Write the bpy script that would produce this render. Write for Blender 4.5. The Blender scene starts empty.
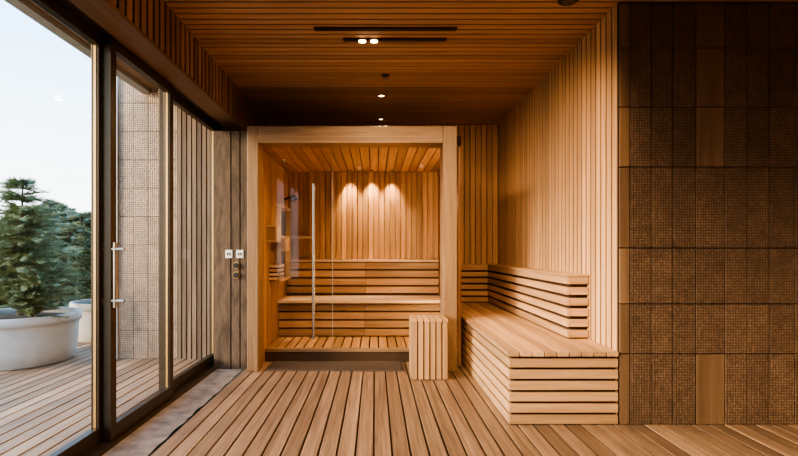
import bpy, math, random
from mathutils import Vector, Matrix
random.seed(7)
C = bpy.context.scene.collection
PI = math.pi

# ------------------------------------------------------------------ materials
def new_mat(name):
    m = bpy.data.materials.new(name); m.use_nodes = True
    nt = m.node_tree; nt.nodes.clear()
    out = nt.nodes.new('ShaderNodeOutputMaterial')
    return m, nt, out

def N(nt, t, **kw):
    n = nt.nodes.new(t)
    for k, v in kw.items():
        if k in ('operation', 'blend_type', 'data_type', 'feature', 'distance', 'interpolation_type'):
            setattr(n, k, v)
        else:
            n.inputs[k].default_value = v
    return n

def wood(name, dark, light, axis='Y', rough=0.5, var=0.45, fine=34.0, along=1.3, bump=0.25, spec=0.35, patch=0.35, lo=.30, hi=.70):
    m, nt, out = new_mat(name); L = nt.links.new
    tc = N(nt, 'ShaderNodeTexCoord'); geo = N(nt, 'ShaderNodeNewGeometry')
    mp = N(nt, 'ShaderNodeMapping')
    s = {'X': (along, fine, fine), 'Y': (fine, along, fine), 'Z': (fine, fine, along)}[axis]
    mp.inputs['Scale'].default_value = s
    L(tc.outputs['Object'], mp.inputs['Vector'])
    mul = N(nt, 'ShaderNodeMath', operation='MULTIPLY'); mul.inputs[1].default_value = 57.0
    L(geo.outputs['Random Per Island'], mul.inputs[0])
    cmb = N(nt, 'ShaderNodeCombineXYZ')
    for i in range(3): L(mul.outputs[0], cmb.inputs[i])
    add = N(nt, 'ShaderNodeVectorMath', operation='ADD')
    L(mp.outputs[0], add.inputs[0]); L(cmb.outputs[0], add.inputs[1])
    n1 = N(nt, 'ShaderNodeTexNoise', Scale=1.0, Detail=6.0, Roughness=0.62, Distortion=0.9)
    L(add.outputs[0], n1.inputs['Vector'])
    cr = N(nt, 'ShaderNodeValToRGB')
    cr.color_ramp.elements[0].position = lo; cr.color_ramp.elements[0].color = (*dark, 1)
    cr.color_ramp.elements[1].position = hi; cr.color_ramp.elements[1].color = (*light, 1)
    L(n1.outputs['Fac'], cr.inputs['Fac'])
    mr = N(nt, 'ShaderNodeMapRange'); mr.inputs['To Min'].default_value = 1 - var; mr.inputs['To Max'].default_value = 1 + var * 0.45
    L(geo.outputs['Random Per Island'], mr.inputs['Value'])
    n2 = N(nt, 'ShaderNodeTexNoise', Scale=0.07, Detail=3.0, Roughness=0.5)
    L(add.outputs[0], n2.inputs['Vector'])
    mr2 = N(nt, 'ShaderNodeMapRange'); mr2.inputs['From Min'].default_value = .35; mr2.inputs['From Max'].default_value = .65
    mr2.inputs['To Min'].default_value = 1 - patch; mr2.inputs['To Max'].default_value = 1.08
    L(n2.outputs['Fac'], mr2.inputs['Value'])
    mm = N(nt, 'ShaderNodeMath', operation='MULTIPLY'); L(mr.outputs[0], mm.inputs[0]); L(mr2.outputs[0], mm.inputs[1])
    vm = N(nt, 'ShaderNodeVectorMath', operation='SCALE'); L(cr.outputs['Color'], vm.inputs[0]); L(mm.outputs[0], vm.inputs['Scale'])
    b = N(nt, 'ShaderNodeBsdfPrincipled', Roughness=rough); b.inputs['Specular IOR Level'].default_value = spec
    L(vm.outputs[0], b.inputs['Base Color'])
    bp = N(nt, 'ShaderNodeBump', Strength=bump, Distance=0.004); L(n1.outputs['Fac'], bp.inputs['Height']); L(bp.outputs[0], b.inputs['Normal'])
    L(b.outputs[0], out.inputs['Surface'])
    return m

def plain(name, col, rough=0.5, metal=0.0, spec=0.4, noise=0.0, nscale=20.0, bump=0.0):
    m, nt, out = new_mat(name); L = nt.links.new
    b = N(nt, 'ShaderNodeBsdfPrincipled', Roughness=rough, Metallic=metal)
    b.inputs['Specular IOR Level'].default_value = spec
    tc = N(nt, 'ShaderNodeTexCoord')
    n1 = N(nt, 'ShaderNodeTexNoise', Scale=nscale, Detail=5.0); L(tc.outputs['Object'], n1.inputs['Vector'])
    mr = N(nt, 'ShaderNodeMapRange'); mr.inputs['From Min'].default_value = .3; mr.inputs['From Max'].default_value = .7
    mr.inputs['To Min'].default_value = 1 - noise; mr.inputs['To Max'].default_value = 1 + noise * .4
    L(n1.outputs['Fac'], mr.inputs['Value'])
    rgb = N(nt, 'ShaderNodeRGB'); rgb.outputs[0].default_value = (*col, 1)
    vm = N(nt, 'ShaderNodeVectorMath', operation='SCALE'); L(rgb.outputs[0], vm.inputs[0]); L(mr.outputs[0], vm.inputs['Scale'])
    L(vm.outputs[0], b.inputs['Base Color'])
    if bump:
        bp = N(nt, 'ShaderNodeBump', Strength=bump, Distance=0.01); L(n1.outputs['Fac'], bp.inputs['Height']); L(bp.outputs[0], b.inputs['Normal'])
    L(b.outputs[0], out.inputs['Surface'])
    return m

def emis(name, col, s):
    m, nt, out = new_mat(name)
    e = N(nt, 'ShaderNodeEmission', Color=(*col, 1), Strength=s)
    nt.links.new(e.outputs[0], out.inputs['Surface']); return m

def glass(name, tint, base=0.035, k=0.6, p=4.0):
    m, nt, out = new_mat(name); L = nt.links.new
    tr = N(nt, 'ShaderNodeBsdfTransparent', Color=(*tint, 1))
    gl = N(nt, 'ShaderNodeBsdfGlossy', Roughness=0.02, Color=(.9, .95, 1, 1))
    lw = N(nt, 'ShaderNodeLayerWeight', Blend=0.5)
    pw = N(nt, 'ShaderNodeMath', operation='POWER'); pw.inputs[1].default_value = p; L(lw.outputs['Facing'], pw.inputs[0])
    ml = N(nt, 'ShaderNodeMath', operation='MULTIPLY_ADD'); ml.inputs[1].default_value = k; ml.inputs[2].default_value = base
    L(pw.outputs[0], ml.inputs[0])
    mx = N(nt, 'ShaderNodeMixShader'); L(ml.outputs[0], mx.inputs[0]); L(tr.outputs[0], mx.inputs[1]); L(gl.outputs[0], mx.inputs[2])
    L(mx.outputs[0], out.inputs['Surface']); return m

def tile_mat(name, hi_c, lo_c, scale=56.0):
    m, nt, out = new_mat(name); L = nt.links.new
    tc = N(nt, 'ShaderNodeTexCoord'); geo = N(nt, 'ShaderNodeNewGeometry')
    vo = N(nt, 'ShaderNodeTexVoronoi', Scale=scale, Randomness=0.15); L(tc.outputs['Object'], vo.inputs['Vector'])
    n1 = N(nt, 'ShaderNodeTexNoise', Scale=9.0, Detail=8.0, Roughness=.7); L(tc.outputs['Object'], n1.inputs['Vector'])
    cr = N(nt, 'ShaderNodeValToRGB')
    cr.color_ramp.elements[0].position = 0.2; cr.color_ramp.elements[0].color = (*hi_c, 1)
    cr.color_ramp.elements[1].position = 0.62; cr.color_ramp.elements[1].color = (*lo_c, 1)
    L(vo.outputs['Distance'], cr.inputs['Fac'])
    mr = N(nt, 'ShaderNodeMapRange'); mr.inputs['To Min'].default_value = .85; mr.inputs['To Max'].default_value = 1.12
    L(geo.outputs['Random Per Island'], mr.inputs['Value'])
    mr2 = N(nt, 'ShaderNodeMapRange'); mr2.inputs['From Min'].default_value = .3; mr2.inputs['From Max'].default_value = .7
    mr2.inputs['To Min'].default_value = .65; mr2.inputs['To Max'].default_value = 1.28
    L(n1.outputs['Fac'], mr2.inputs['Value'])
    mm = N(nt, 'ShaderNodeMath', operation='MULTIPLY'); L(mr.outputs[0], mm.inputs[0]); L(mr2.outputs[0], mm.inputs[1])
    vm = N(nt, 'ShaderNodeVectorMath', operation='SCALE'); L(cr.outputs['Color'], vm.inputs[0]); L(mm.outputs[0], vm.inputs['Scale'])
    b = N(nt, 'ShaderNodeBsdfPrincipled', Roughness=.42)
    L(vm.outputs[0], b.inputs['Base Color'])
    bp = N(nt, 'ShaderNodeBump', Strength=1.0, Distance=0.007); bp.invert = True
    L(vo.outputs['Distance'], bp.inputs['Height']); L(bp.outputs[0], b.inputs['Normal'])
    L(b.outputs[0], out.inputs['Surface']); return m

M = {}
M['floor'] = wood('deck_floor_wood', (.14, .086, .054), (.43, .28, .175), 'Y', .34, .38, bump=.4, fine=46)
M['ceil'] = wood('ceiling_wood', (.36, .205, .115), (.56, .345, .20), 'X', .5, .25, patch=.2)
M['wallZ'] = wood('wall_wood', (.44, .255, .128), (.70, .435, .232), 'Z', .55, .22, patch=.25)
M['backZ'] = wood('back_wall_wood', (.40, .225, .11), (.58, .35, .18), 'Z', .55, .12, patch=.15)
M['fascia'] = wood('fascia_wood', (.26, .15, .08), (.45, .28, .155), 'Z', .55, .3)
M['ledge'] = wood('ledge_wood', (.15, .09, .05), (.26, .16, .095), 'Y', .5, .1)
M['benchY'] = wood('bench_wood_long', (.41, .235, .118), (.67, .42, .232), 'Y', .5, .24, patch=.25)
M['benchX'] = wood('bench_wood_cross', (.37, .208, .10), (.61, .375, .203), 'X', .5, .22, patch=.25)
M['benchZ'] = wood('bench_wood_upright', (.34, .196, .098), (.58, .36, .195), 'Z', .5, .28, patch=.25)
M['saunaX'] = wood('sauna_slat_wood', (.24, .122, .053), (.45, .26, .125), 'X', .5, .25)  # darker than the seat: shade on the front faces is in this colour
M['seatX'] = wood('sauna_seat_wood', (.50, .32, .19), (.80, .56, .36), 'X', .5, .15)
M['saunaY'] = wood('sauna_ceiling_wood', (.32, .155, .062), (.58, .325, .15), 'Y', .5, .3)
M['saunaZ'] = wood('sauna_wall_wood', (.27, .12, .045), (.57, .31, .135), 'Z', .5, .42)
M['frameZ'] = wood('portal_wood_upright', (.19, .113, .06), (.33, .21, .118), 'Z', .5, .15, patch=.15)
M['frameX'] = wood('portal_wood_header', (.19, .113, .06), (.33, .21, .118), 'X', .5, .15, patch=.15)
M['stripZ'] = wood('weathered_panel_wood', (.055, .037, .025), (.17, .118, .08), 'Z', .8, .15, fine=18, along=4, bump=.6)
M['outslat'] = wood('outdoor_slat_wood', (.12, .075, .045), (.27, .18, .115), 'Z', .6, .4)
M['deck'] = wood('outdoor_deck_wood', (.26, .15, .085), (.52, .335, .205), 'Y', .6, .3)
M['dark'] = plain('dark_backing', (.02, .012, .007), .9)
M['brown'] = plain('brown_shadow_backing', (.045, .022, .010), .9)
M['bronze'] = plain('bronze_frame', (.06, .042, .026), .38, .6, noise=.1)
M['bronze_light'] = plain('warm_metal_edge', (.62, .37, .14), .35, .85)
M['gun'] = plain('handle_metal', (.42, .39, .35), .28, .9)
M['steel'] = plain('steel', (.45, .42, .38), .25, 1.0)
M['concrete'] = plain('grey_concrete', (.24, .19, .15), .75, noise=.5, nscale=9, bump=.3)
M['plaster'] = plain('rear_plaster', (.45, .29, .17), .8, noise=.1)
M['grout'] = plain('brown_grout', (.014, .009, .006), .9, noise=.1)
M['planter'] = plain('pale_concrete', (.48, .455, .43), .7, noise=.12, nscale=9, bump=.1)
M['soil'] = plain('dark_soil', (.05, .035, .025), .95, noise=.5, nscale=40, bump=.5)
M['grass'] = plain('meadow', (.08, .11, .04), .95, noise=.5, nscale=2)
M['needle'] = plain('green_needles', (.20, .235, .11), .7, noise=.5, nscale=5)
M['needle_dark'] = plain('dark_green_needles', (.12, .15, .07), .75, noise=.5, nscale=5)
M['leaf'] = plain('hazy_green_needles', (.21, .235, .14), .8, noise=.4, nscale=3)
M['bark'] = plain('bark', (.09, .06, .04), .9, noise=.4, nscale=30, bump=.5)
M['glass'] = glass('window_glass', (.96, .98, .98), .002, .22, 5)
M['sglass'] = glass('sauna_glass', (.96, .97, .96), .010, .25, 5)
M['gedge'] = plain('glass_edge', (.35, .36, .30), .15, 0, .8)
M['white'] = plain('white_plastic', (.75, .73, .70), .4)
M['black'] = plain('black_plastic', (.02, .018, .016), .4)
M['lamp'] = emis('warm_lamp', (1.0, .68, .34), 14.0)
M['led'] = emis('warm_led', (1.0, .62, .28), 4.0)  # glow of the fill strip added inside the cabin
M['mat'] = plain('dark_woven_mat', (.10, .072, .055), .95, noise=.7, nscale=140, bump=.8)
M['tile'] = tile_mat('embossed_tile', (.275, .178, .116), (.075, .046, .029))
M['tile_out'] = tile_mat('outdoor_embossed_tile', (.42, .275, .175), (.14, .085, .05), 48)
M['tilewood'] = wood('smooth_brown_tile', (.135, .08, .045), (.22, .135, .078), 'Z', .45, .25)
M['tilecorner'] = wood('corner_tile', (.15, .092, .052), (.24, .15, .086), 'Z', .45, .2)

# ------------------------------------------------------------------ mesh builder
world_loc = {}
class MB:
    def __init__(self): self.v = []; self.f = []
    def box(self, x0, x1, y0, y1, z0, z1):
        b = len(self.v)
        self.v += [(x, y, z) for z in (z0, z1) for y in (y0, y1) for x in (x0, x1)]
        self.f += [tuple(b + i for i in q) for q in ((0,2,3,1),(4,5,7,6),(0,1,5,4),(2,6,7,3),(0,4,6,2),(1,3,7,5))]
        return self
    def quad(self, a, b_, c, d):
        b = len(self.v); self.v += [tuple(a), tuple(b_), tuple(c), tuple(d)]; self.f.append((b, b+1, b+2, b+3)); return self
    def tube(self, p0, p1, r0, r1=None, n=12, caps=True):
        r1 = r0 if r1 is None else r1
        p0 = Vector(p0); p1 = Vector(p1); d = (p1 - p0).normalized()
        u = d.orthogonal().normalized(); w = d.cross(u); b = len(self.v)
        for p, r in ((p0, r0), (p1, r1)):
            for i in range(n):
                a = 2*PI*i/n; self.v.append(tuple(p + u*math.cos(a)*r + w*math.sin(a)*r))
        for i in range(n):
            j = (i+1) % n; self.f.append((b+i, b+j, b+n+j, b+n+i))
        if caps:
            b2 = len(self.v); self.v += self.v[b:b+2*n]
            self.f.append(tuple(b2+i for i in reversed(range(n)))); self.f.append(tuple(b2+n+i for i in range(n)))
        return self
    def lathe(self, c, prof, n=40, capb=True):
        b = len(self.v)
        for r, z in prof:
            for i in range(n):
                a = 2*PI*i/n; self.v.append((c[0]+r*math.cos(a), c[1]+r*math.sin(a), c[2]+z))
        for k in range(len(prof)-1):
            for i in range(n):
                j = (i+1) % n; self.f.append((b+k*n+i, b+k*n+j, b+(k+1)*n+j, b+(k+1)*n+i))
        if capb:
            self.f.append(tuple(b+i for i in reversed(range(n))))
            e = b+(len(prof)-1)*n; self.f.append(tuple(e+i for i in range(n)))
        return self
    def build(self, name, mat, parent=None, loc=None, bevel=0.0, smooth=False):
        if parent is not None:
            off = world_loc[parent.name]; loc_local = (0, 0, 0)
        else:
            off = Vector(loc or (0, 0, 0)); loc_local = tuple(off)
        me = bpy.data.meshes.new(name)
        me.from_pydata([(x-off[0], y-off[1], z-off[2]) for x, y, z in self.v], [], self.f)
        me.materials.append(mat); me.update()
        if smooth:
            for p in me.polygons: p.use_smooth = len(p.vertices) == 4
        o = bpy.data.objects.new(name, me); C.objects.link(o)
        o.location = loc_local
        if parent is not None: o.parent = parent
        world_loc[o.name] = Vector(off)
        if bevel:
            bv = o.modifiers.new('bevel', 'BEVEL'); bv.width = bevel; bv.segments = 2; bv.limit_method = 'ANGLE'
        return o

def thing(name, label, cat, loc, group=None):
    o = bpy.data.objects.new(name, None); C.objects.link(o); o.location = loc
    o.empty_display_size = .1
    world_loc[o.name] = Vector(loc); o['label'] = label; o['category'] = cat
    if group: o['group'] = group
    return o
def tag(o, label, cat, group=None):
    o['label'] = label; o['category'] = cat
    if group: o['group'] = group
    return o
def struct(o, label=None):
    o['kind'] = 'structure'
    if label: o['label'] = label
    return o
def sroot(name, loc, label=None):
    o = bpy.data.objects.new(name, None); C.objects.link(o); o.location = loc
    world_loc[o.name] = Vector(loc); o['kind'] = 'structure'
    if label: o['label'] = label
    return o

def boards_x(mb, x0, x1, pitch, gap, fn):
    n = max(1, round((x1-x0)/pitch)); p = (x1-x0)/n
    for i in range(n): fn(mb, x0+i*p+gap/2, x0+(i+1)*p-gap/2)

# ------------------------------------------------------------------ room constants
H = 1.165; XL = -1.61; XR = 1.624; YB = 6.6; YT = 3.33; ZC = 2.82; XRR = 3.6; YN = -1.6; XD = -1.28

# floor
m = MB()
boards_x(m, XD, XRR, .106, .012, lambda mb, a, b: mb.box(a, b, YN, YB, -.03, 0))
fl = m.build('floor', M['floor'], bevel=.002); struct(fl, 'slatted wooden deck floor of the hall')
m = MB(); m.box(XD, XRR, YN, YB+.1, -.08, -.034); m.build('subfloor', M['dark'], fl)
m = MB()
ys = [YN + i*(4.9-YN)/90 for i in range(91)]
edge = [XD - .004 - abs(random.gauss(0, .009)) for _ in ys]
for i in range(90):
    m.quad((XL-.02, ys[i], -.001), (edge[i], ys[i], -.001), (edge[i+1], ys[i+1], -.001), (XL-.02, ys[i+1], -.001))
st = m.build('floor_threshold_strip', M['concrete']); struct(st, 'grey concrete strip of floor along the glass doors')
# ceiling: thin boards over a dark backing so the grooves read from below
m = MB()
boards_x(m, YN, YB, .084, .016, lambda mb, a, b: mb.box(XL-.1, XRR, a, b, ZC, ZC+.0045))
ce = m.build('ceiling', M['ceil']); struct(ce, 'brown timber board ceiling')
m = MB(); m.box(XL-.1, XRR, YN-.05, YB+.1, ZC+.005, ZC+.1); m.build('ceiling_backing', M['dark'], ce)
# back wall
m = MB()
boards_x(m, XL-.1, XR, .074, .009, lambda mb, a, b: mb.box(a, b, YB, YB+.025, -.03, ZC-.001))
o = m.build('wall_back', M['backZ'], bevel=.002); struct(o, 'wood panelled far wall')
m = MB(); m.box(XL-.1, XR+.1, YB+.027, YB+.1, -.03, ZC); m.build('wall_backing', M['dark'], o)
# right wall
m = MB()
boards_x(m, YT+.0205, YB-.002, .084, .022, lambda mb, a, b: mb.box(XR, XR+.0045, a, b, 0, ZC-.001))
o = m.build('wall_right', M['wallZ']); struct(o, 'vertical wooden slat wall behind the long bench')
m = MB(); m.box(XR+.005, XR+.08, YT+.0205, YB-.001, 0, ZC-.001); m.build('wall_backing', M['brown'], o)
# tiled wall
def tx(px): return (px-375)/150.15
def tz(py): return H-(py-250)/150.15
cols = [619.5, 630, 651.5, 673, 696, 725, 747.5, 769.5, 795, 817, 839, 866, 888, 912]
rows = [3, 48, 107, 167, 248, 304, 354, 425]
m = MB(); mw = MB(); mp_ = MB()
for i in range(len(cols)-1):
    for j in range(len(rows)-1):
        w = .0034
        tgt = m
        if i == 4 and j in (0, 1, 2, 6): tgt = mw
        if i == 0: tgt = mp_
        tgt.box(tx(cols[i])+w, tx(cols[i+1])-w, YT, YT+.02, max(0.001, tz(rows[j+1])+w), min(ZC-.001, tz(rows[j])-w))
o = m.build('wall_near_right', M['tile'], bevel=.002); struct(o, 'dark brown embossed tile wall')
mw.build('smooth_tiles', M['tilewood'], o, bevel=.002)
mp_.build('corner_tiles', M['tilecorner'], o, bevel=.002)
m = MB(); m.box(XR+.09, XRR+.02, YT+.012, YT+.07, 0, ZC-.001); m.box(XR+.004, XR+.09, YT+.012, YT+.02, 0, ZC-.001); m.build('grout_backing', M['grout'], o)
m = MB(); m.box(XRR, XRR+.06, YN, YT+.07, 0, ZC); struct(m.build('wall_far_right', M['plaster']))
m = MB(); m.box(XL-.1, XRR, YN-.06, YN, 0, ZC); struct(m.build('wall_rear', M['plaster']))
# left wall section behind the glass doors up to the far wall
YL = 5.19
m = MB()
boards_x(m, YL, YB-.002, .1, .018, lambda mb, a, b: mb.box(XL-.005, XL, a, b, 0, ZC-.001))
o = m.build('wall_left', M['fascia']); struct(o, 'short wooden wall beyond the glass doors')
m = MB(); m.box(XL-.1, XL-.0055, YL, YB, 0, ZC-.001); m.build('wall_backing', M['dark'], o)
# fascia above glass doors
XF = -1.40
m = MB()
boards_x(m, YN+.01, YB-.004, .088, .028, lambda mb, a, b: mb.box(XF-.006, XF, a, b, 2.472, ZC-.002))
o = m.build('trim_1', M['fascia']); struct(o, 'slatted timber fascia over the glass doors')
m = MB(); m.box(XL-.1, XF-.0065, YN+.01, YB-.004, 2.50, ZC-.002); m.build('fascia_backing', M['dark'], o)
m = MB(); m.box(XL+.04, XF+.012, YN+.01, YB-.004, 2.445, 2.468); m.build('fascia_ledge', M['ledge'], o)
# weathered panel between doors and sauna portal
YP = 4.93
m = MB(); m.box(XL+.02, -1.425, YP, YP+.06, -.03, 2.34); m.box(-1.415, -1.335, YP, YP+.06, -.03, 2.34); m.box(-1.325, -1.223, YP, YP+.06, -.03, 2.34)
o = m.build('wall_front_left', M['stripZ'], bevel=.003); struct(o, 'weathered timber panel left of the sauna portal')
m = MB(); m.box(XL+.02, -1.223, YP+.04, YP+.08, -.03, 2.335); m.build('wall_backing', M['dark'], o)

# ------------------------------------------------------------------ sliding glass doors (left)
def door(name, y0, y1, x, label, handle=False):
    r = sroot(name, (x, (y0+y1)/2, 0), label)
    s = .065; z0 = .02; z1 = 2.445; t = .024
    m = MB()
    m.box(x-t, x+t, y0, y0+s, z0, z1); m.box(x-t, x+t, y1-s, y1, z0, z1)
    m.box(x-t, x+t, y0+s, y1-s, z0, z0+.09); m.box(x-t, x+t, y0+s, y1-s, z1-.065, z1)
    m.build('door_frame', M['bronze'], r, bevel=.003)
    m = MB(); g = .004
    for ya, yb in ((y0+s, y0+s+g), (y1-s-g, y1-s)): m.box(x-.007, x+.007, ya, yb, z0+.092, z1-.067)
    m.build('glazing_bead', M['bronze_light'], r)  # gold strips stand in for sun reflections along the stile edges
    m = MB(); m.box(x-.004, x+.004, y0+s, y1-s, z0+.09, z1-.065); m.build('glass_pane', M['glass'], r)
    if handle:
        hy = y0+.012
        for sx in (-1, 1):
            xx = x+sx*.042
            m = MB()
            m.tube((xx, hy, .82), (xx, hy, 1.21), .012)
            for z in (.86, 1.17): m.tube((x+sx*t, hy, z), (xx+sx*.055, hy, z), .010)
            m.build('door_handle', M['gun'], r, smooth=True)
    return r
door('door_1', 1.15, 3.02, XL-.045, 'nearest sliding glass door with planter view')
door('door_2', 2.985, 3.91, XL+.01, 'middle sliding glass door with pull handle', True)
door('door_3', 3.88, 5.165, XL-.045, 'farthest sliding glass door')
door('door_4', -.7, 1.17, XL+.01, 'sliding glass door beside the viewer')
m = MB(); m.box(XL-.1, XL+.06, YN, 5.17, -.03, .018); o = m.build('trim_2', M['bronze'], bevel=.004); struct(o, 'bronze floor track of the sliding doors')
m = MB(); m.box(XL-.1, XL+.06, YN, 5.17, 2.446, 2.50); o = m.build('trim_3', M['bronze'], bevel=.004); struct(o, 'bronze head track of the sliding doors')
m = MB(); m.box(XL-.1, XL+.05, 5.168, 5.188, .02, 2.44); o = m.build('trim_4', M['bronze']); struct(o)
m = MB(); m.box(XL-.1, XL, YN, -.71, .02, 2.44); struct(m.build('wall_left_near', M['plaster']))

# ------------------------------------------------------------------ sauna cabin
D1 = 4.775; DJ = 4.985
sx0, sx1 = -1.222, .783
ix0, ix1 = -1.117, .650
cab = thing('sauna_cabin', 'glass fronted wooden sauna cabin with thick timber portal frame', 'sauna', ((sx0+sx1)/2, 5.6, 0))
m = MB(); m.box(sx0, ix0, D1, DJ, 0.001, 2.35); m.build('left_jamb', M['frameZ'], cab, bevel=.006)
m = MB(); m.box(ix1, sx1, D1, DJ, 0.001, 2.35); m.build('right_jamb', M['frameZ'], cab, bevel=.006)
m = MB(); m.box(ix0+.001, ix1-.001, D1, DJ, 2.187, 2.349); m.build('header', M['frameX'], cab, bevel=.006)
wl, wr = -1.148, .83
m = MB(); m.box(wl, wr, 5.21, 5.26, .001, .100); m.build('riser', M['brown'], cab)
m = MB(); m.box(wl, wr, 5.20, 5.262, .102, .138); m.build('sill', M['frameX'], cab, bevel=.004)
m = MB(); boards_x(m, wl, wr, .098, .015, lambda mb, a, b: mb.box(a, b, 5.264, 6.59, .11, .138)); m.build('cabin_floor', M['saunaY'], cab, bevel=.002)
m = MB(); m.box(wl, wr, 5.262, 6.59, .002, .106); m.build('floor_base', M['dark'], cab)
m = MB(); boards_x(m, wl, wr, .098, .009, lambda mb, a, b: mb.box(a, b, DJ, 6.57, 2.195, 2.215)); m.build('cabin_ceiling', M['saunaY'], cab, bevel=.002)
m = MB(); m.box(wl-.03, wr+.03, DJ+.001, 6.598, 2.217, 2.30); m.build('roof', M['dark'], cab)
m = MB(); boards_x(m, DJ+.001, 6.59, .1, .008, lambda mb, a, b: mb.box(wl-.03, wl, a, b, .001, 2.194)); m.build('side_wall', M['saunaZ'], cab, bevel=.002)
m = MB(); boards_x(m, DJ+.001, 6.59, .1, .008, lambda mb, a, b: mb.box(wr, wr+.03, a, b, .001, 2.194)); m.build('side_wall', M['saunaZ'], cab, bevel=.002)
m = MB(); boards_x(m, wl, wr, .070, .008, lambda mb, a, b: mb.box(a, b, 6.572, 6.597, .14, 2.194)); m.build('back_wall', M['saunaZ'], cab, bevel=.002)
yg = 5.235
xm = (333-375)*yg/500
m = MB(); m.box(xm+.002, wr-.002, yg-.004, yg+.004, .139, 2.194); m.build('fixed_glass_panel', M['sglass'], cab)
gd = MB().box(wl+.004, xm-.006, yg-.004, yg+.004, .142, 2.19).build('glass_door', M['sglass'], cab)
m = MB(); m.box(xm-.006, xm-.001, yg-.006, yg+.006, .142, 2.19); m.build('glass_edge', M['gedge'], gd)
hx = (313.5-375)*5.17/500
m = MB(); m.tube((hx, 5.17, .245), (hx, 5.17, 1.85), .017, n=16)
for z in (.45, 1.65): m.tube((hx, 5.17, z), (hx, yg-.004, z), .009)
m.build('handle', M['steel'], gd, smooth=True)
for z in (.45, 1.65):
    m = MB(); m.tube((hx, yg+.004, z), (hx, yg+.02, z), .014)
    m.build('handle_fixing', M['steel'], gd)
# added vertical fill light, kept unseen in the front right corner to brighten the cabin
lx = .79
m = MB(); m.box(lx-.02, lx+.02, 5.246, 5.256, .35, 2.1); ls = m.build('light_channel', M['steel'], cab)
m = MB(); m.box(lx-.014, lx+.014, 5.2565, 5.26, .36, 2.09); m.build('diffuser', M['led'], ls)  # glowing face of the added fill strip
al = bpy.data.lights.new('strip_light', 'AREA'); al.shape = 'RECTANGLE'; al.size = .05; al.size_y = 1.7; al.energy = 32; al.color = (1, .62, .30)
ao = bpy.data.objects.new('strip_light', al); C.objects.link(ao); ao.location = (lx, 5.275, 1.22)
ao.rotation_euler = Vector((-.9, 1, .10)).to_track_quat('-Z', 'Y').to_euler()

def slat_front(mb, x0, x1, y, z0, z1, n, gap, t=.022, breaks=()):
    h = (z1-z0-gap*(n-1))/n
    xs = [x0]+list(breaks)+[x1]
    for k in range(n):
        for a, b in zip(xs[:-1], xs[1:]):
            mb.box(a+.002, b-.002, y, y+t, z0+k*(h+gap), z0+k*(h+gap)+h)
lb = thing('sauna_bench', 'long slatted wooden bench with backrest inside the glass sauna', 'bench', (-.16, 6.2, .14))
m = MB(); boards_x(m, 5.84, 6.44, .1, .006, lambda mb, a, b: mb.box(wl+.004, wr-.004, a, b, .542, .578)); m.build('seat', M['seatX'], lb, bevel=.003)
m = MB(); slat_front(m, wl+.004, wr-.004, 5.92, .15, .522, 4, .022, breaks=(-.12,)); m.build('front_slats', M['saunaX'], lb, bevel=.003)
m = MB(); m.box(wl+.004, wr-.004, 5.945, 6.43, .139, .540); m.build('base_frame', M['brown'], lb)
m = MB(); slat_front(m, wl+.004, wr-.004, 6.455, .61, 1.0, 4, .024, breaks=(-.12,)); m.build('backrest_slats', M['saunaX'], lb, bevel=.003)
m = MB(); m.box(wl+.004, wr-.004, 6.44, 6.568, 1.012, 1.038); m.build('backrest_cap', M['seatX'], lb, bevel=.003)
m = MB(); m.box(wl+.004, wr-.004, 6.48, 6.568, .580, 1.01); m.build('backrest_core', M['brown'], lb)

# sauna wall fittings
e = .001
nf = thing('niche_shelf', 'tall framed wooden niche shelf on the left sauna wall', 'shelf', (wl+e, 6.2, 1.2))
m = MB()
ya, yb = 5.72, 6.38
for z in (.80, 1.16, 1.30, 1.66): m.box(wl+e, wl+.07, ya, yb, z, z+.03)
for y in (ya, yb-.03): m.box(wl+e, wl+.069, y, y+.03, .8305, 1.66)
m.build('frame', M['seatX'], nf, bevel=.002)
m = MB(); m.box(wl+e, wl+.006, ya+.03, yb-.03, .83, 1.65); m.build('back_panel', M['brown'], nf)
def open_box(name, label, y0, y1, z0, z1, dep):
    t = thing(name, label, 'box', (wl+dep/2, (y0+y1)/2, z0))
    th = .02
    m = MB()
    m.box(wl+e, wl+dep, y0, y1, z0, z0+th); m.box(wl+e, wl+dep, y0, y1, z1-th, z1)
    m.box(wl+dep-th, wl+dep, y0, y1, z0+th+.0005, z1-th-.0005)
    m.build('carcass', M['seatX'], t, bevel=.0015)
    m = MB(); m.box(wl+e, wl+dep-th-.001, y0+.012, y0+.026, z0+th+.001, z1-th-.001); m.build('front_panel', M['saunaX'], t)
    return t
open_box('wall_box', 'small square wooden box nearest on the left sauna wall', 5.30, 5.50, 1.25, 1.43, .11)
open_box('wall_box', 'larger wooden box on sauna wall beside the niche', 5.52, 5.70, 1.15, 1.31, .17)
sb = thing('slatted_box', 'small slatted wooden guard low on left sauna wall', 'box', (wl+.08, 5.55, .85))
m = MB()
for k in range(4):
    z = .84+k*.045
    m.box(wl+.10, wl+.115, 5.4, 5.70, z, z+.028); m.box(wl+e, wl+.099, 5.4, 5.415, z, z+.028); m.box(wl+e, wl+.099, 5.685, 5.70, z, z+.028)
m.build('slats', M['benchY'], sb, bevel=.002)
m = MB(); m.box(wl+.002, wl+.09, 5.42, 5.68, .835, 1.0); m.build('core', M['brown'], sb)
ws = thing('wall_shelf', 'narrow wooden wall shelf with bracket behind glass door', 'shelf', (-.95, 6.5, 1.3))
m = MB(); m.box(-1.07, -.79, 6.36, 6.571, 1.315, 1.345); m.build('shelf_board', M['seatX'], ws, bevel=.002)
m = MB(); m.box(-1.07, -.80, 6.53, 6.571, 1.08, 1.11); m.box(-1.06, -1.02, 6.53, 6.571, 1.111, 1.314); m.build('bracket', M['saunaX'], ws, bevel=.002)
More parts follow.
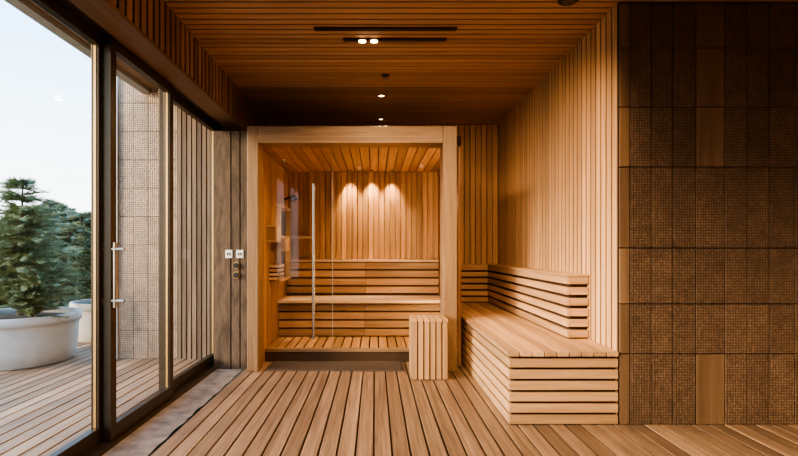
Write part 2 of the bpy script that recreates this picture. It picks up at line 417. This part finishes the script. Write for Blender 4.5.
sh = thing('shower_arm', 'small metal spray head on an arm beside the niche', 'shower head', (wl+.01, 6.2, 1.8))
m = MB(); m.tube((wl+.006, 6.3, 1.80), (wl+.12, 6.25, 1.84), .012); m.build('arm', M['bronze'], sh, smooth=True)
m = MB(); m.tube((wl+.12, 6.25, 1.845), (wl+.145, 6.24, 1.79), .016, .045, 16); m.build('spray_head', M['bronze'], sh, smooth=True)

# doormat
m = MB()
x0, x1, y0, y1 = -1.06, .28, 4.80, 5.19
m.box(x0, x1, y0, y1, .001, .010)
n = 60
for i in range(n):
    a = x0+.02+(x1-x0-.04)*i/n
    m.box(a, a+(x1-x0)/n*.55, y0+.02, y1-.02, .010, .018)
tag(m.build('doormat', M['mat'], None, (-.39, 5.0, 0.0)), 'dark ribbed doormat lying in front of the sauna door', 'doormat')

# ------------------------------------------------------------------ stool block
fs = thing('slatted_stool', 'square wooden slatted block stool beside the sauna portal', 'stool', (.46, 4.66, 0))
a0, a1, b0, b1, hh = .330, .654, 4.48, 4.765, .545
m = MB(); boards_x(m, a0, a1, .054, .012, lambda mb, a, b: mb.box(a, b, b0-.008, b0+.014, .006, hh-.03)); m.build('front_slats', M['benchZ'], fs, bevel=.002)
m = MB(); boards_x(m, b0+.016, b1, .052, .010, lambda mb, a, b: mb.box(a0-.004, a0+.016, a, b, .006, hh-.03)); m.build('side_slats', M['benchZ'], fs, bevel=.002)
m = MB(); boards_x(m, b0+.016, b1, .052, .010, lambda mb, a, b: mb.box(a1-.016, a1+.004, a, b, .006, hh-.03)); m.build('side_slats', M['benchZ'], fs, bevel=.002)
m = MB(); boards_x(m, a0-.004, a1+.004, .054, .008, lambda mb, a, b: mb.box(a, b, b0-.01, b1+.004, hh-.028, hh)); m.build('seat', M['benchY'], fs, bevel=.002)
m = MB(); m.box(a0+.018, a1-.018, b0+.016, b1-.004, .001, hh-.03); m.build('inner_frame', M['brown'], fs)

# ------------------------------------------------------------------ long bench
bx0, bx1 = .892, XR-.004
by0, by1 = YT-.003, YB-.004
bn = thing('slatted_bench', 'long pale slatted wooden bench with backrest along right wall', 'bench', ((bx0+bx1)/2, 4.9, 0))
ZS = .49
m = MB(); boards_x(m, bx0-.012, bx1-.001, .078, .006, lambda mb, a, b: mb.box(a, b, by0-.012, by1, ZS-.032, ZS)); m.build('seat', M['benchY'], bn, bevel=.003)
m = MB()
ns = 6; g = .018; top = ZS-.050; hS = (top-.006-g*(ns-1))/ns
for k in range(ns):
    z = .006+k*(hS+g); m.box(bx0, bx1, by0, by0+.028, z, z+hS)
m.build('end_slats', M['benchX'], bn, bevel=.004)
m = MB()
for k in range(ns):
    z = .006+k*(hS+g); m.box(bx0, bx0+.028, by0+.030, by1, z, z+hS)
m.build('side_slats', M['benchY'], bn, bevel=.004)
m = MB(); m.box(bx0+.040, bx1-.002, by0+.040, by1, .001, ZS-.034); m.build('inner_frame', M['brown'], bn)
rx0, rx1, ry0 = 1.453, XR-.006, 3.785
ZB = .962; nb = 6; gb = .025; hb = (ZB-ZS-.012-gb*(nb-1))/nb
m = MB()
for k in range(nb):
    z = ZS+.012+k*(hb+gb)
    m.box(rx0, rx0+.03, ry0+.0, by1-.18, z, z+hb)
m.build('backrest_slats', M['benchY'], bn, bevel=.003)
m = MB()
for k in range(nb):
    z = ZS+.012+k*(hb+gb)
    m.box(rx0+.032, rx1, ry0, ry0+.03, z, z+hb)
m.build('backrest_end_slats', M['benchX'], bn, bevel=.003)
m = MB(); m.box(rx0-.008, rx1, ry0-.006, by1, ZB+.001, ZB+.018); m.build('backrest_cap', M['benchY'], bn, bevel=.003)
m = MB(); m.box(rx0+.04, rx1, ry0+.04, by1, ZS+.001, ZB-.001); m.box(bx0, rx0+.04, by1-.15, by1, ZS+.001, ZB-.001); m.build('backrest_core', M['brown'], bn)
m = MB()
for k in range(nb):
    z = ZS+.012+k*(hb+gb); m.box(bx0, rx0-.004, by1-.18, by1-.152, z, z+hb)
m.box(bx0, rx0-.01, by1-.185, by1, ZB+.001, ZB+.018)
m.build('corner_backrest_slats', M['benchX'], bn, bevel=.003)

# ------------------------------------------------------------------ switches
for i, px in enumerate((229, 240)):
    x = (px-375)*YP/500; z = H-4*YP/500
    t = thing('light_switch', ('white double light switch plate, left one beside glass doors', 'white light switch plate nearer the sauna portal')[i], 'light switch', (x, YP, z))
    m = MB(); m.box(x-.035, x+.035, YP-.009, YP-.0005, z-.04, z+.04); m.build('cover_plate', M['white'], t, bevel=.003)
    for s in (-1, 1):
        m = MB(); m.box(x+s*.011-.006, x+s*.011+.006, YP-.014, YP-.0095, z-.014, z+.014); m.build('rocker', M['black'], t, bevel=.002)
for i, py in enumerate((265.5, 275)):
    x = (236.5-375)*YP/500; z = H-(py-250)*YP/500
    t = thing('dial_knob', ('round dark control dial, upper of two below switches', 'round dark control dial, lower of two below switches')[i], 'dial', (x, YP, z))
    m = MB(); m.tube((x, YP-.0005, z), (x, YP-.012, z), .034, n=24); m.build('ring', M['bronze_light'], t)
    m = MB(); m.tube((x, YP-.0125, z), (x, YP-.03, z), .028, n=24); m.build('knob', M['black'], t)

# ------------------------------------------------------------------ ceiling fittings & lamps
WARM = (1, .66, .36)
def spot(loc, power, ang, blend=.7, rot=(0, 0, 0), col=WARM, r=.04, parent=None):
    l = bpy.data.lights.new('lamp_light', 'SPOT'); l.energy = power; l.spot_size = math.radians(ang); l.spot_blend = blend
    l.color = col; l.shadow_soft_size = r
    o = bpy.data.objects.new('lamp_light', l); C.objects.link(o); o.location = loc; o.rotation_euler = rot
    if parent is not None:
        o.parent = parent; o.location = Vector(loc)-world_loc[parent.name]
    return o
def downlight(x, y, z, r, label, power, ang=120, group=None, rot=(0,0,0), blend=.7, name='downlight', col=WARM):
    t = thing(name, label, 'ceiling light', (x, y, z), group)
    m = MB(); m.lathe((x, y, z-.012), [(r*.72, .001), (r, 0), (r*1.05, .006), (r, .0115), (r*.72, .0115), (r*.72, .001)], 28, capb=False); m.build('trim_ring', M['bronze'], t, smooth=False)
    m = MB(); m.tube((x, y, z-.001), (x, y, z-.006), r*.7, n=24); m.build('lens', M['lamp'], t)
    spot((x, y, z-.03), power, ang, blend, rot, col, max(.02, r*.8), t)
    return t
def linear(x0, x1, y, w, label, lamps=()):
    t = thing('linear_diffuser', label, 'ceiling diffuser', ((x0+x1)/2, y, ZC))
    m = MB(); m.box(x0, x1, y-w/2, y+w/2, ZC-.014, ZC-.001); m.build('frame', M['bronze'], t, bevel=.002)
    for k in (-1, 1):
        m = MB(); m.box(x0+.02, x1-.02, y+k*w*.22-w*.12, y+k*w*.22+w*.12, ZC-.0165, ZC-.0145)
        m.build('slot', M['black'], t)
    for lx in lamps:
        m = MB(); m.tube((lx, y, ZC-.017), (lx, y, ZC-.022), .029, n=20); m.build('lens', M['lamp'], t)
        spot((lx, y, ZC-.06), 100, 150, .8, parent=t)
linear(-.455, .61, 3.73, .045, 'longer dark linear slot diffuser nearest in the ceiling')
linear(-.25, .56, 3.92, .045, 'shorter dark linear slot fixture with two lit lamps', (-.10, -.008))
def dome(x, y, r, label):
    t = thing('sprinkler', label, 'ceiling fitting', (x, y, ZC))
    m = MB(); m.lathe((x, y, ZC-.012), [(.001, 0), (r*.8, .001), (r, .006), (r, .0115)], 24, capb=False); m.build('escutcheon', M['black'], t)
    m = MB(); m.tube((x, y, ZC-.013), (x, y, ZC-.04), .010); m.tube((x, y, ZC-.04), (x, y, ZC-.046), .02); m.build('nozzle', M['gun'], t)
dome(.10, 4.73, .04, 'small dark sprinkler in the middle of the ceiling')
downlight(.07, 5.34, ZC-.001, .045, 'round lit downlight in ceiling before the sauna portal', 80, 170)
downlight(.075, 6.3, ZC-.001, .035, 'small lit downlight in ceiling just above sauna header', 4, 160)
t = thing('smoke_detector', 'dark round smoke detector at the top edge near tiled wall', 'smoke detector', (1.27, 3.28, ZC))
m = MB(); m.lathe((1.27, 3.28, ZC-.035), [(.001, 0), (.045, 0), (.065, .012), (.07, .034)], 28, capb=False); m.build('housing', M['black'], t, smooth=True)
GL = 'hall downlights out of view'; LL = 'round recessed downlight in the hall ceiling behind the viewpoint'
downlight(-.2, 2.3, ZC-.001, .055, LL, 115, 165, GL)  # these four lamps are unseen, added as warm fill for the hall
downlight(.75, 2.5, ZC-.001, .055, LL, 360, 78, GL, rot=(math.radians(56), 0, math.radians(-10)), blend=1.0)  # added fill, tilted to brighten the far wall beside the cabin
downlight(-.3, .6, ZC-.001, .055, LL, 110, 165, GL)
downlight(.9, .8, ZC-.001, .055, LL, 115, 165, GL)
for i, px in enumerate((350, 372, 392)):
    downlight((px-375)*6.45/500, 6.45, 2.194, .02, ('left', 'middle', 'right')[i]+' of three spotlights washing the sauna back wall', 115, 60, 'sauna back wall spotlights', (math.radians(14), 0, 0), .95, 'sauna_spotlight', (1, .72, .42))
downlight(wl+.11, 5.72, 2.194, .02, 'single spotlight washing the left sauna wall', 130, 58, None, (0, math.radians(-13), 0), .95, 'sauna_spotlight', (1, .72, .42))

# ------------------------------------------------------------------ outside
m = MB()
boards_x(m, -5.6, XL-.1, .115, .015, lambda mb, a, b: mb.box(a, b, -1.5, 8.2, -.05, -.02))
o = m.build('floor_terrace', M['deck'], bevel=.002); struct(o, 'outdoor timber terrace deck')
m = MB(); m.box(-5.6, XL-.1, -1.5, 8.2, -.12, -.055); m.build('terrace_base', M['dark'], o)
m = MB(); m.box(-60, 30, -20, 90, -.6, -.5); struct(m.build('ground', M['grass']))
YW = 5.46
m = MB()
xw0, xw1 = -2.80, -2.16
ncx = 4; nrz = 10
for i in range(ncx):
    for j in range(nrz):
        a = xw0+(xw1-xw0)*i/ncx; b = xw0+(xw1-xw0)*(i+1)/ncx
        m.box(a+.002, b-.002, YW, YW+.02, -.02+j*.31+.002, -.02+(j+1)*.31-.002)
o = m.build('wall_outside', M['tile_out'], bevel=.001); struct(o, 'brown tiled wall of the building wing outside')
m = MB(); m.box(xw0+.002, -1.7, YW+.022, YW+.5, -.02, 3.2); m.build('wall_core', M['dark'], o)
m = MB(); m.box(xw0-.05, xw0, YW-.03, YW+.5, -.02, 3.2); m.build('corner_trim', M['planter'], o)
m = MB(); boards_x(m, xw1+.006, -1.72, .052, .014, lambda mb, a, b: mb.box(a, b, YW-.03, YW+.02, -.02, 3.1)); m.build('slat_panel', M['outslat'], o)
m = MB(); boards_x(m, -2.45, XL-.1, .1, .008, lambda mb, a, b: mb.box(a, b, -1.5, YW+.4, 2.92, 2.94))
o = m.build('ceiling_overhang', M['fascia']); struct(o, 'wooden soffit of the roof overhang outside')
m = MB(); m.box(-2.55, -2.452, -1.5, YW+.5, 2.88, 3.12); m.build('eave_beam', M['planter'], o)
m = MB(); m.box(-2.45, XRR+.1, -1.7, YW+.5, 2.945, 3.1); m.build('roof_slab', M['dark'], o)
m = MB(); m.box(XL-.13, XL-.101, -1.6, 5.17, 2.50, 2.92); m.build('lintel', M['stripZ'], o)

def planter(cx, cy, r, h, label):
    t = thing('planter', label, 'planter', (cx, cy, -.02))
    m = MB(); m.lathe((cx, cy, -.02), [(r*.84, 0), (r*.89, .02), (r*.935, h*.3), (r*.955, h*.7), (r*.96, h-.10), (r*.965, h-.092), (r*1.0, h-.086), (r*1.005, h-.05), (r*1.0, h-.006), (r*.99, h), (r*.90, h), (r*.88, h-.06)], 64, capb=False)
    m.build('tub', M['planter'], t, smooth=True)
    m = MB(); m.lathe((cx, cy, -.02), [(.001, h-.05), (r*.5, h-.045), (r*.90, h-.06)], 40, capb=False); m.build('soil', M['soil'], t)
    return t
planter(-3.84, 5.35, .61, .51, 'large pale round concrete planter holding conifers on terrace')
planter(-3.60, 6.75, .45, .50, 'smaller pale concrete planter half hidden behind the door frame')

def conifer_meshes(h, r, seed, dens, nw=.004, round_=False, layered=False):
    rnd = random.Random(seed)
    tr = MB(); tr.tube((0, 0, 0), (.02, 0, h*.97), .03*h/1.4, .006, 8)
    m = MB()
    nb = int(110*dens)
    for i in range(nb):
        f = (i+rnd.random())/nb
        if layered: f = (math.floor(f*10)+.5+rnd.uniform(-.30, .30))/10
        zz = h*(.05+.92*f)
        prof = math.sqrt(max(.02, math.sin(PI*(.18+.80*f)))) if round_ else (1-f)**.65
        rr = r*prof*rnd.uniform(.5, 1.2)+.05
        a = rnd.uniform(0, 2*PI)
        d = Vector((math.cos(a), math.sin(a), rnd.uniform(.0, .35) if layered else rnd.uniform(.0, .6))).normalized()
        side = Vector((-math.sin(a), math.cos(a), 0))
        nseg = max(5, int(rr/r*16))
        for s in range(nseg):
            u = (s+1)/nseg
            p = Vector((0, 0, zz))+d*rr*u+Vector((0, 0, -.12*rr*u*u))
            wdt = r*.24*(1-u*.8)*(rr/r*.6+.4)
            for q in range(10):
                dd = (side*rnd.choice((-1, 1))*rnd.uniform(.3, 1)+d*rnd.uniform(.2, 1.1)+Vector((0, 0, rnd.uniform(-.25, .5)))).normalized()
                ln = (r*.09+wdt)*rnd.uniform(.5, 1.1)
                up = (dd.orthogonal().normalized()*nw)
                m.quad(p-up, p+up, p+dd*ln+up*.2, p+dd*ln-up*.2)
    return tr, m
def shift(mb, x, y, z): mb.v = [(a+x, b+y, c+z) for a, b, c in mb.v]
def conifer(cx, cy, z0, h, r, label, mat, seed, group=None, dens=1.0, nw=.003, name='conifer', **kw):
    t = thing(name, label, 'tree', (cx, cy, z0), group)
    tr, fo = conifer_meshes(h, r, seed, dens, nw, **kw)
    shift(tr, cx, cy, z0); shift(fo, cx, cy, z0)
    tr.build('trunk', M['bark'], t); fo.build('foliage', mat, t)
    return t
conifer(-3.84, 5.42, .46, 1.52, .64, 'tall layered green pine in the large pale planter', M['needle'], 1, dens=3.0, nw=.0034, layered=True)
conifer(-3.46, 5.05, .46, .50, .22, 'lower spreading conifer at right side of large planter', M['needle'], 2, dens=1.0)
conifer(-3.60, 6.75, .44, 1.30, .50, 'dark green conifer in the smaller planter by door frame', M['needle_dark'], 4, dens=2.2, nw=.005)
spots_ = [(-12.6, 13.2, .98), (-10.1, 12.6, .86), (-7.6, 13.1, .88), (-14.9, 17.2, 1.02), (-11.9, 17.4, 1.05), (-9.0, 17.2, 1.0),
          (-18.2, 22, 1.22), (-14.4, 22.2, 1.26), (-10.7, 22, 1.22)]
bl = ['hazy green tree beyond the terrace at left of view', 'green tree beyond terrace just behind large planter', 'green tree beyond terrace beside the door frame',
      'tree in the middle row at far left', 'tree in the middle row behind large planter', 'tree in middle row behind the door frame',
      'distant tree at far left of the back row', 'distant tallest tree in the back row', 'distant tree in the back row, nearest door frame']
protos = []
for i, (x, y, s) in enumerate(spots_):
    if i < 2:
        t = conifer(x, y, -.5, 3.0, 1.2, bl[i], M['leaf'], 30+i, 'trees beyond the terrace', 3.6, .021, 'woodland_tree', round_=True)
        protos.append(t)
    else:
        src = protos[i % 2]; t = src.copy(); C.objects.link(t); t.location = (x, y, -.5); t.rotation_euler = (0, 0, i*1.3)
        t['label'] = bl[i]
        for ch in list(src.children):
            c = ch.copy(); C.objects.link(c); c.parent = t
    t.scale = (s, s, s)

# ------------------------------------------------------------------ world & sun
w = bpy.data.worlds.new('sky'); bpy.context.scene.world = w; w.use_nodes = True
nt = w.node_tree; nt.nodes.clear(); L = nt.links.new
out = nt.nodes.new('ShaderNodeOutputWorld'); bg = nt.nodes.new('ShaderNodeBackground')
tc = nt.nodes.new('ShaderNodeTexCoord'); sp = nt.nodes.new('ShaderNodeSeparateXYZ'); L(tc.outputs['Generated'], sp.inputs[0])
cr = nt.nodes.new('ShaderNodeValToRGB')
els = cr.color_ramp.elements
els[0].position = 0.0; els[0].color = (1, .95, .88, 1)
els[1].position = .6; els[1].color = (.25, .50, .88, 1)
e_ = els.new(.12); e_.color = (.88, .93, .96, 1)
e_ = els.new(.34); e_.color = (.42, .70, .98, 1)
L(sp.outputs['Z'], cr.inputs['Fac']); L(cr.outputs[0], bg.inputs['Color']); bg.inputs['Strength'].default_value = 5.5
L(bg.outputs[0], out.inputs['Surface'])
sl = bpy.data.lights.new('sun', 'SUN'); sl.energy = 9.0; sl.angle = math.radians(20); sl.color = (1, .71, .41)
so = bpy.data.objects.new('sun', sl); C.objects.link(so); so.location = (-6, -4, 6)
so.rotation_euler = Vector((.90, .45, -.30)).to_track_quat('-Z', 'Y').to_euler()
bpy.context.scene.view_settings.look = 'AgX - Medium High Contrast'

# ------------------------------------------------------------------ camera
cd = bpy.data.cameras.new('camera'); cam = bpy.data.objects.new('camera', cd); C.objects.link(cam)
cam.location = (0, 0, H); cam.rotation_euler = (PI/2, 0, 0)
cd.sensor_width = 36; cd.lens = 500/798*36; cd.shift_x = 24/798; cd.shift_y = 22/798; cd.clip_start = .05; cd.clip_end = 300
bpy.context.scene.camera = cam
